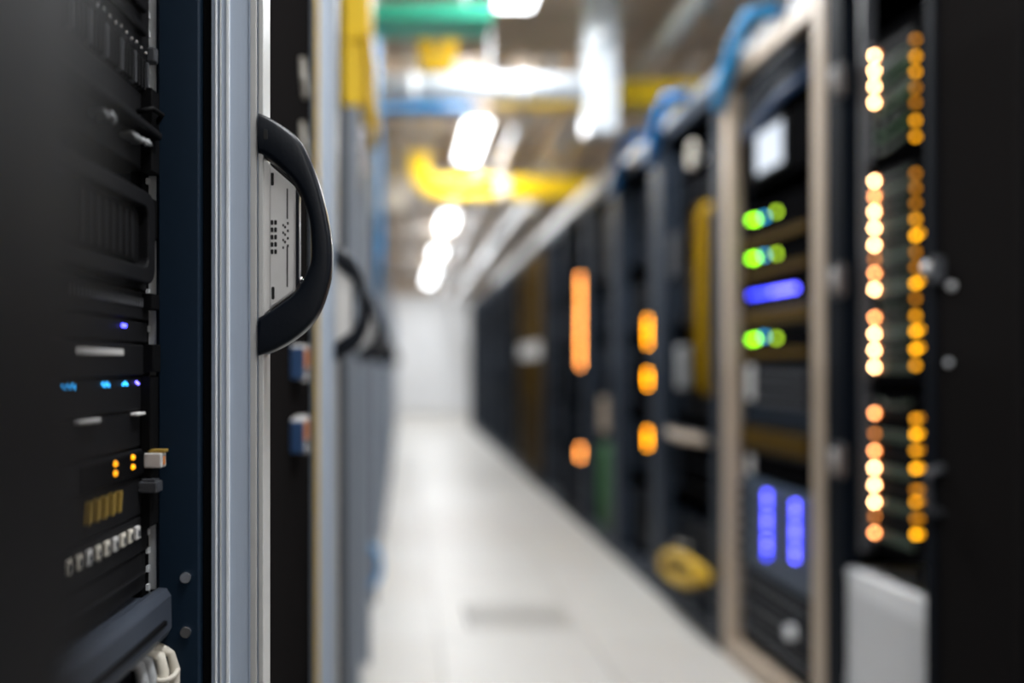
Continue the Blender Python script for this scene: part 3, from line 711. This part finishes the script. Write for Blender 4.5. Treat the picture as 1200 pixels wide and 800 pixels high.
MB().box(XG + 0.004, XG + 0.01, 3.02, 3.07, zc(560), zc(536), 0.002).build('tag_plate', 'plate', t)
t = g2('drive_array', 'slate blue drive array with two upright columns of blue lights', 'server', 564, 672, 'array')
for px, pys in ((899, range(579, 652, 9)), (932, range(591, 662, 9))):
    Y = YX(px, XG - 0.004)
    for i, py in enumerate(pys): add_led(t, (XG - 0.004, Y, ZY(py, Y)), 0.0085, 'led_blue2' if i % 3 != 2 else 'led_blue', sub=2)
for i in range(6): MB().box(XG - 0.004, XG, 2.58, 3.08, zc(668 - i * 17), zc(664 - i * 17), 0.001).build('drive_seam', 'tray', t)
for i in range(6): MB().cyl((XG, 3.075, zc(575 + i * 17)), (XG - 0.02, 3.075, zc(575 + i * 17)), 0.010, 10).build('drive_knob', 'char', t)
for i, (pa, pb, L) in enumerate(((676, 702, 'dark ribbed server directly under the blue drive array'), (704, 730, 'dark server with a pale round cap, second under drive array'), (733, 758, 'dark lowest server in the beige rack'))):
    t = g2('rack_server', L, 'server', pa, pb, 'char')
    for k in range(2): MB().box(XG - 0.004, XG, 2.6, 3.05, zc(pb - 6 - k * 9), zc(pb - 9 - k * 9), 0.001).build('groove_bar', 'dev_l', t)
    if i == 1: MB().cyl((XG, YX(930, XG), zc(716)), (XG - 0.02, YX(930, XG), zc(716)), 0.022, 14).build('round_cap', 'white', t)
    MB().box(XG - 0.012, XG, 3.03, 3.08, zc(pb - 4), zc(pa + 4), 0.004).build('handle_tab', 'dev_l', t)

# R3 .. R17
names = {
    3.224: 'dark rack next to the beige one, yellow fibre bundle inside', 4.05: 'dark rack with three short amber light strips',
    4.85: 'dark rack holding green cables low in its front', 5.65: 'dark rack with the tall orange light strip',
    6.45: 'dark rack just past the tall orange light strip', 7.25: 'dark rack with the nearer amber cable curtain', 8.05: 'dark rack with the farther amber cable curtain'}
edges = [3.224, 4.05, 4.85, 5.65, 6.45, 7.25, 8.05, 8.85, 9.65, 10.45, 11.25, 12.05, 12.85, 13.65, 14.45, 15.25]
for i in range(len(edges) - 1):
    L = names.get(edges[i], 'dark rack far along the opposite row near the white end wall')
    right_rack(edges[i], edges[i + 1], 'slate' if i not in (3, 5) else 'char', L, 'dark racks beyond the beige rack', pw=0.085 if i < 3 else 0.07)
# dark gear stacks in them
gl = {0: 'behind the yellow fibre bundle', 1: 'in the rack with amber light strips', 2: 'in the rack with green cables', 3: 'in the rack with the tall orange strip'}
for i in range(len(edges) - 1):
    a, b = edges[i] + 0.10, edges[i + 1] - 0.10
    hs = [(0.10, 0.42), (0.50, 0.80), (0.84, 1.20), (1.26, 1.52), (1.62, 2.05)]
    for k, (z0, z1) in enumerate(hs):
        if i >= 5 and k in (1, 3): continue
        x = XI + 0.03 + 0.02 * ((i + k) % 3)
        where = gl.get(i, 'deep in a far dark rack of the opposite row')
        lev = ('lowest', 'second lowest', 'middle', 'second highest', 'highest')[k]
        L = ('black server %s, %s' % (where, lev)) if i < 4 else 'black server %s' % where
        t = gear('rack_server', L, 'server', a, b, z0, z1, x, ('char', 'black_m', 'black')[(i * 2 + k) % 3], depth=0.5, group='servers in the dark racks')
        if i < 7:
            for q in range(3):
                zq = z0 + (z1 - z0) * (q + 0.5) / 3
                MB().box(x - 0.004, x, a + 0.02, b - 0.02, zq - 0.004, zq + 0.004, 0.001).build('groove_bar', 'slate' if (q + i) % 2 else 'dev', t)
            MB().box(x - 0.03, x, b - 0.06, b - 0.03, z0 + 0.02, z1 - 0.02, 0.005).build('handle', 'slate', t)
# R3 contents
for k in range(6):
    Y = 3.43 + 0.032 * k; x = 1.222 + 0.012 * (k % 2)
    o = MB().tube([(x + 0.03, Y, ZY(238, Y)), (x, Y, ZY(250, Y)), (x - 0.004, Y + 0.004, ZY(350, Y)), (x, Y, ZY(452, Y)), (x + 0.03, Y, ZY(462, Y))], 0.014, 8).build('fibre_cable', 'dycab' if k < 3 else 'amber', None, True)
    tag(o, ('dull yellow' if k < 3 else 'amber') + ' fibre cable in the upright bundle next to the beige rack', 'cable', 'upright yellow bundle beside the beige rack')
t = thing('cable_ring', 'pale cable ring on rack front above the yellow bundle', 'ring', (1.2, 3.6, ZY(180, 3.5)))
MB().tube([(1.196, 3.52 + 0.035 * math.cos(a * PI / 8), ZY(180, 3.5) + 0.045 * math.sin(a * PI / 8)) for a in range(16)], 0.012, 8, True).build('ring', 'wcab', t, True)
MB().box(1.196, 1.262, 3.555, 3.575, ZY(180, 3.5) - 0.015, ZY(180, 3.5) + 0.015).build('bracket', 'galv', t)
t = thing('cable_shelf', 'pale curved shelf below the upright yellow bundle', 'shelf', (1.22, 3.6, ZY(520, 3.6)))
MB().tube([(1.235, 3.90, ZY(512, 3.6)), (1.20, 3.84, ZY(512, 3.6)), (1.185, 3.65, ZY(513, 3.6)), (1.20, 3.45, ZY(512, 3.6)), (1.235, 3.38, ZY(512, 3.6))], 0.018, 10).build('bar', 'beige', t, True)
MB().box(1.20, 1.245, 3.35, 3.92, ZY(512, 3.6) + 0.012, ZY(512, 3.6) + 0.020).build('plate', 'dev_l', t)
for k, (px, py) in enumerate(((797, 430), (790, 300))):
    Y = YX(px, 1.215)
    o = MB().box(1.203, 1.256, Y - 0.022, Y + 0.022, ZY(py + 25, Y), ZY(py - 25, Y), 0.008).build('cable_clamp', 'gcable' if k == 0 else 'dev_l')
    tag(o, ('pale cable clamp beside the lower end of yellow bundle', 'dark grey cable clamp beside the upper yellow bundle')[k], 'clamp')
# coil of yellow cable
for k in range(4):
    cy, cz, ry, rz = 3.55 + 0.012 * k, ZY(664, 3.5), 0.30 - 0.016 * k, 0.050 - 0.003 * k
    pts = [(1.168 - 0.010 * (k % 3) + 0.012 * math.sin(a * PI / 8 + k), cy + ry * math.cos(a * PI / 8), cz - 0.02 + rz * math.sin(a * PI / 8) - 0.034 * math.cos(a * PI / 8) + 0.012 * math.sin(a * PI / 4 + 2.0 * k)) for a in range(16)]
    o = MB().tube(pts, 0.012, 8, True).build('cable_coil', 'ycab', None, True)
    tag(o, 'turn of bright yellow cable coil hanging low on rack front', 'cable', 'yellow cable coil by the beige rack')
o = MB().cyl((1.20, 3.58, ZY(650, 3.5) + 0.02), (1.14, 3.58, ZY(650, 3.5) + 0.03), 0.008, 8).build('coil_hook', 'galv'); tag(o, 'steel hook holding up the yellow cable coil', 'hook')
# R4 amber strips
Y4 = YX(759.5, XI)
t = thing('power_strip', 'slim black power strip with three runs of amber lights', 'power strip', (XI, Y4, 0.3))
MB().box(XI + 0.002, XI + 0.022, Y4 - 0.03, Y4 + 0.03, 0.3, 1.9, 0.006).build('body', 'black_m', t)
for lo, hi, n in ((374, 403, 6), (436, 451, 4), (505, 522, 4)):
    for k in range(n): add_led(t, (XI, Y4, ZY(lo + (hi - lo) * k / (n - 1), Y4)), 0.0095, 'led_org2', sub=2)
# R6 orange strip
Y6 = YX(680.5, XI)
t = thing('light_strip', 'slim black strip with one tall run of orange lights', 'power strip', (XI, Y6, 0.3))
MB().box(XI + 0.002, XI + 0.022, Y6 - 0.035, Y6 + 0.035, 0.3, 1.95, 0.006).build('body', 'black_m', t)
for lo, hi, n in ((324, 428, 19), (525, 536, 3)):
    for k in range(n): add_led(t, (XI, Y6, ZY(lo + (hi - lo) * k / (n - 1), Y6)), 0.0105, 'led_org', sub=2)
# R5 green cables and pale tag
for k in range(6):
    Y = 4.99 + 0.045 * k
    o = MB().tube([(1.228, Y, ZY(520, Y)), (1.215, Y, ZY(540, Y)), (1.212, Y, ZY(580, Y)), (1.218, Y, 0.12)], 0.020, 8).build('green_cable', 'gcab', None, True)
    tag(o, 'green cable dropping to the floor in a dark rack', 'cable', 'green cables low in a dark rack')
o = MB().box(1.216, 1.252, 5.19, 5.28, ZY(506, 5.2), ZY(466, 5.2), 0.006).build('tag_plate', 'beige'); tag(o, 'pale plate above the green cables', 'plate')
# amber cable curtains
for r_, (ya, yb) in enumerate(((7.34, 7.95), (8.15, 8.75))):
    for k in range(9):
        Y = ya + (yb - ya) * k / 8
        o = MB().tube([(1.222, Y, 2.08), (1.216, Y, 1.9), (1.216, Y + 0.01, 1.0), (1.222, Y, 0.12)], 0.028, 7).build('curtain_cable', 'amber', None, True)
        tag(o, ('amber cable in the nearer cable curtain of the far racks', 'amber cable in the farther cable curtain of the far racks')[r_], 'cable', ('nearer amber cable curtain', 'farther amber cable curtain')[r_])
o = MB().box(1.175, 1.196, 7.4, 8.6, ZY(420, 8), ZY(402, 8), 0.004).build('curtain_bar', 'plate'); tag(o, 'pale bar across both amber cable curtains', 'bar')

# ------------------------------------------------------------------ overhead
# cable ladder on the opposite row and its blue cables
def ladder(ya, yb, x0, x1, z, label, m='galv', n=14, hang=False):
    t = thing('cable_ladder', label, 'cable ladder', ((x0 + x1) / 2, (ya + yb) / 2, z))
    for x in (x0, x1): MB().box(x - 0.012, x + 0.012, ya, yb, z, z + 0.09, 0.003).build('rail', m, t)
    rg = None
    for k in range(n):
        y = ya + (yb - ya) * (k + 0.5) / n
        MB().box(x0, x1, y - 0.015, y + 0.015, z + 0.005, z + 0.025, 0.002).build('rung', m, t)
    if hang:
        for y in (ya + 0.4, (ya + yb) / 2, yb - 0.4):
            for x in (x0, x1): MB().cyl((x, y, z + 0.05), (x, y, ZC), 0.007, 8).build('hanger_rod', m, t)
    return t
ladder(1.7, 5.3, 1.27, 1.62, ZT + 0.001, 'steel cable ladder lying on the near racks with blue cables', 'silver_d')
ladder(5.4, 11.5, 1.22, 1.60, ZT + 0.001, 'bright steel cable ladder lying on the far dark racks', 'silver_l')
for k in range(10):
    x = 1.30 + 0.028 * k
    pts = [(x + 0.010 * math.sin(j * 1.3 + k), 1.9 + j * 0.345, ZT + 0.045 + 0.020 * (k % 3) + 0.006 * math.sin(j * 2.1 + k * 2)) for j in range(10)]
    o = MB().tube(pts, 0.013, 8).build('tray_cable', ('blue', 'blue', 'lblue')[k % 3], None, True)
    tag(o, 'blue cable lying along the ladder above the near racks', 'cable', 'blue cables on the ladder')
for k, (Y, px) in enumerate(((3.0, 866), (3.9, 790), (4.6, 730))):
    pts = [(1.25, Y - 0.15, ZT + 0.10), (1.19, Y - 0.07, ZT + 0.11), (1.17, Y, ZT + 0.04), (1.175, Y + 0.10, ZT - 0.04), (1.185, Y + 0.2, ZT - 0.12)]
    o = MB().tube(pts, 0.028, 10).build('cable_drop', 'lblue' if k == 0 else 'blue', None, True)
    tag(o, ('sky blue cable drop over the far corner of beige rack', 'blue cable drop over the rack with yellow bundle', 'blue cable drop over the rack with amber lights')[k], 'cable')
# lengthwise conduits
for x, z, r_, ya, yb, L in ((1.22, 2.80, 0.05, 5.0, 18.5, 'galvanised pipe nearest the opposite racks, running lengthwise overhead'), (0.84, 2.80, 0.035, 4.8, 19.0, 'thin galvanised pipe running lengthwise beside the lamp line'), (1.42, 2.84, 0.06, 2.5, 18.0, 'thick beige pipe running lengthwise above the opposite racks')):
    t = thing('overhead_pipe', L, 'pipe', (x, ya, z))
    MB().cyl((x, ya, z), (x, yb, z), r_, 16).build('pipe', 'wcab' if 'beige' in L else 'galv', t, True)
    y = ya + 0.6
    while y < yb:
        MB().cyl((x, y, z), (x, y, ZC), 0.008, 8).build('hanger_rod', 'galv', t)
        MB().cyl((x, y - 0.03, z), (x, y + 0.03, z), r_ * 1.25, 16).build('clamp', 'silver_l', t, True)
        y += 2.1
ladder(5.0, 18.0, 0.03, 0.25, 2.955, 'hung steel cable ladder over the aisle beside the lamps', n=40, hang=True)
for x, z, r_, L in ((1.75, 2.96, 0.035, 'brown conduit high above the beige rack'), (2.05, 2.90, 0.045, 'broad beige conduit high above the opposite racks'), (2.45, 2.98, 0.04, 'brown conduit farthest out above the opposite racks'), (1.22, 3.0, 0.03, 'thin brown conduit just above the square drop post')):
    t = thing('ceiling_conduit', L, 'conduit', (x, 2.0, z))
    MB().cyl((x, 2.0, z), (x, 17.5, z), r_, 14).build('pipe', 'wcab' if 'beige conduit' in L else 'joist', t, True)
    for j in range(7): MB().box(x - 0.015, x + 0.015, 2.5 + j * 2.3, 2.54 + j * 2.3, z, ZC).build('bracket', 'galv', t)
for k, (px, Y) in enumerate(((868, 4.6), (905, 4.0))):
    x = (px - 472) * Y / 1000
    t = thing('ceiling_strut', ('pale strut hanging from ceiling over the far end of the beige rack', 'pale strut hanging from ceiling over the middle of the beige rack')[k], 'strut', (x, Y, 2.3))
    MB().box(x - 0.03, x + 0.03, Y - 0.03, Y + 0.03, 2.45, ZC, 0.004).build('strut', 'wcab', t)
    MB().box(x - 0.07, x + 0.07, Y - 0.05, Y + 0.05, 2.43, 2.45, 0.003).build('foot_plate', 'galv', t)
for x, z, w_, L in ((1.08, 2.44, 0.06, 'pale cable trough nearest the dark racks, hung beyond the lower yellow raceway'), (0.73, 2.53, 0.04, 'slim pale cable trough beside the lamps, hung beyond the lower yellow raceway')):
    t = thing('cable_trough', L, 'trough', (x, 7.3, z))
    MB().box(x - w_, x + w_, 7.3, 18.2, z - 0.035, z + 0.035, 0.006).build('trough', 'white', t)
    for j in range(5):
        MB().cyl((x, 7.7 + j * 2.5, z), (x, 7.7 + j * 2.5, ZC), 0.008, 8).build('hanger_rod', 'galv', t)
        MB().box(x - w_ - 0.012, x + w_ + 0.012, 7.67 + j * 2.5, 7.73 + j * 2.5, z - 0.047, z + 0.04, 0.004).build('bracket', 'galv', t)
# white T duct
Yd = 4.4; zd = ZY(103, Yd)
t = thing('white_duct', 'white overhead duct crossing the aisle with a square drop post', 'duct', (0.4, Yd, zd))
MB().cyl((-0.30, Yd, zd), (1.06, Yd, zd), 0.07, 24).build('pipe', 'duct', t, True)
MB().box(0.935, 1.095, Yd - 0.08, Yd + 0.08, ZY(160, Yd), ZC, 0.012).build('drop_post', 'duct', t)
for x in (0.05, 0.62): MB().cyl((x - 0.02, Yd, zd), (x + 0.02, Yd, zd), 0.078, 24).build('collar', 'white', t, True)
for x in (-0.2, 0.45): MB().cyl((x, Yd, zd), (x, Yd, ZC), 0.008, 8).build('hanger_rod', 'galv', t)
o = MB().ball((1.0, Yd - 0.10, ZY(42, 4.3)), 0.03, 2).build('highlight', 'white', None, True); tag(o, 'round white sensor on the square drop post', 'highlight')  # white ball shapes a bright highlight onto the drop post
for x0, x1, s in ((0.085, 0.165, 0.012), (0.185, 0.265, -0.014)):
    o = MB().prism([(x0 + s, zd + 0.0705), (x1 + s, zd + 0.0705), (x1 - s + 0.01, zd + 0.26), (x0 - s, zd + 0.26)], 'y', Yd - 0.05, Yd + 0.05, 0.004).build('pipe_saddle', 'dycab')
    tag(o, 'amber saddle block standing on white duct, %s' % ('nearer the yellow chute' if x0 < 0.1 else 'nearer the square drop post'), 'saddle', 'amber saddles on the white duct')
for k in range(4):
    pts = [(-0.28 + j * 0.16, Yd - 0.02 + 0.018 * k, zd - 0.108 - 0.012 * (k % 2) - 0.006 * math.sin(j * 1.7 + k)) for j in range(5)]
    o = MB().tube(pts, 0.014, 8).build('slung_cable', 'blue' if k else 'lblue', None, True)
    tag(o, 'blue cable slung under the white duct', 'cable', 'blue cables under the white duct')
# yellow raceways
def raceway(pts_x0, x1, Y, z, label, h=0.10, w=0.12):
    t = thing('yellow_raceway', label, 'raceway', ((pts_x0 + x1) / 2, Y, z))
    MB().box(pts_x0, x1, Y - w / 2, Y + w / 2, z - h / 2, z - h / 2 + 0.008, 0.003).build('floor_plate', 'yellow', t)
    MB().box(pts_x0, x1, Y - w / 2, Y - w / 2 + 0.008, z - h / 2, z + h / 2, 0.003).build('side_wall', 'yellow', t)
    MB().box(pts_x0, x1, Y + w / 2 - 0.008, Y + w / 2, z - h / 2, z + h / 2, 0.003).build('side_wall', 'yellow', t)
    return t
t = raceway(0.50, 1.70, 4.72, ZY(112, 4.72), 'yellow raceway crossing just behind the square drop post', 0.14)
for x in (1.15, 1.6): MB().cyl((x, 4.72, ZY(112, 4.72) - 0.04), (x, 4.72, ZC), 0.008, 8).build('hanger_rod', 'galv', t)
MB().box(1.12, 1.18, 4.645, 4.795, ZY(112, 4.72) - 0.08, ZY(112, 4.72) + 0.08, 0.004).build('coupler', 'plate', t)
Yr = 6.95; zr = ZY(221, Yr)
t = raceway(0.32, 1.72, Yr, zr, 'yellow raceway crossing low over the aisle with curved upturned end', 0.17, 0.16)
for x in (0.80, 1.59): MB().box(x - 0.045, x + 0.055, Yr - 0.09, Yr + 0.09, zr - 0.093, zr + 0.09, 0.012).build('coupler', 'wcab', t)
for x in (0.6, 1.3): MB().cyl((x, Yr, zr - 0.06), (x, Yr, ZC), 0.008, 8).build('hanger_rod', 'galv', t)
eb = MB()
cxe, cze, R1, R2 = 0.32, zr - 0.085 + 0.27, 0.27, 0.11
arc = [(cxe - R1 * math.sin(a * PI / 16), cze - R1 * math.cos(a * PI / 16)) for a in range(9)]
arc2 = [(cxe - R2 * math.sin(a * PI / 16), cze - R2 * math.cos(a * PI / 16)) for a in range(9)]
poly = arc + [(cxe - R1, cze + 0.10), (cxe - R2, cze + 0.10)] + arc2[::-1]
eb.prism(poly, 'y', Yr - 0.075, Yr + 0.075, 0.006).build('elbow', 'yellow', t)
# green tray
t = thing('green_tray', 'green overhead cable tray end above the white duct', 'cable tray', (0.15, 3.5, ZY(22, 3.4)))
zg = ZY(22, 3.4)
MB().box(-0.35, 0.36, 3.40, 3.62, zg, zg + 0.065, 0.006).build('tray', 'green', t)
for x in (-0.2, 0.25): MB().cyl((x, 3.5, zg + 0.05), (x, 3.5, ZC), 0.008, 8).build('hanger_rod', 'galv', t)
# beige hung box
t = thing('junction_box', 'beige junction box hung under the ceiling beyond the white duct', 'box', (-0.04, 8.0, ZY(247, 8.0)))
MB().box(-0.15, 0.02, 7.9, 8.1, ZY(247, 8.0), ZY(165, 8.0), 0.01).build('body', 'wcab', t)
MB().cyl((-0.065, 8.0, ZY(166, 8.0)), (-0.065, 8.0, ZC), 0.03, 12).build('conduit', 'galv', t)
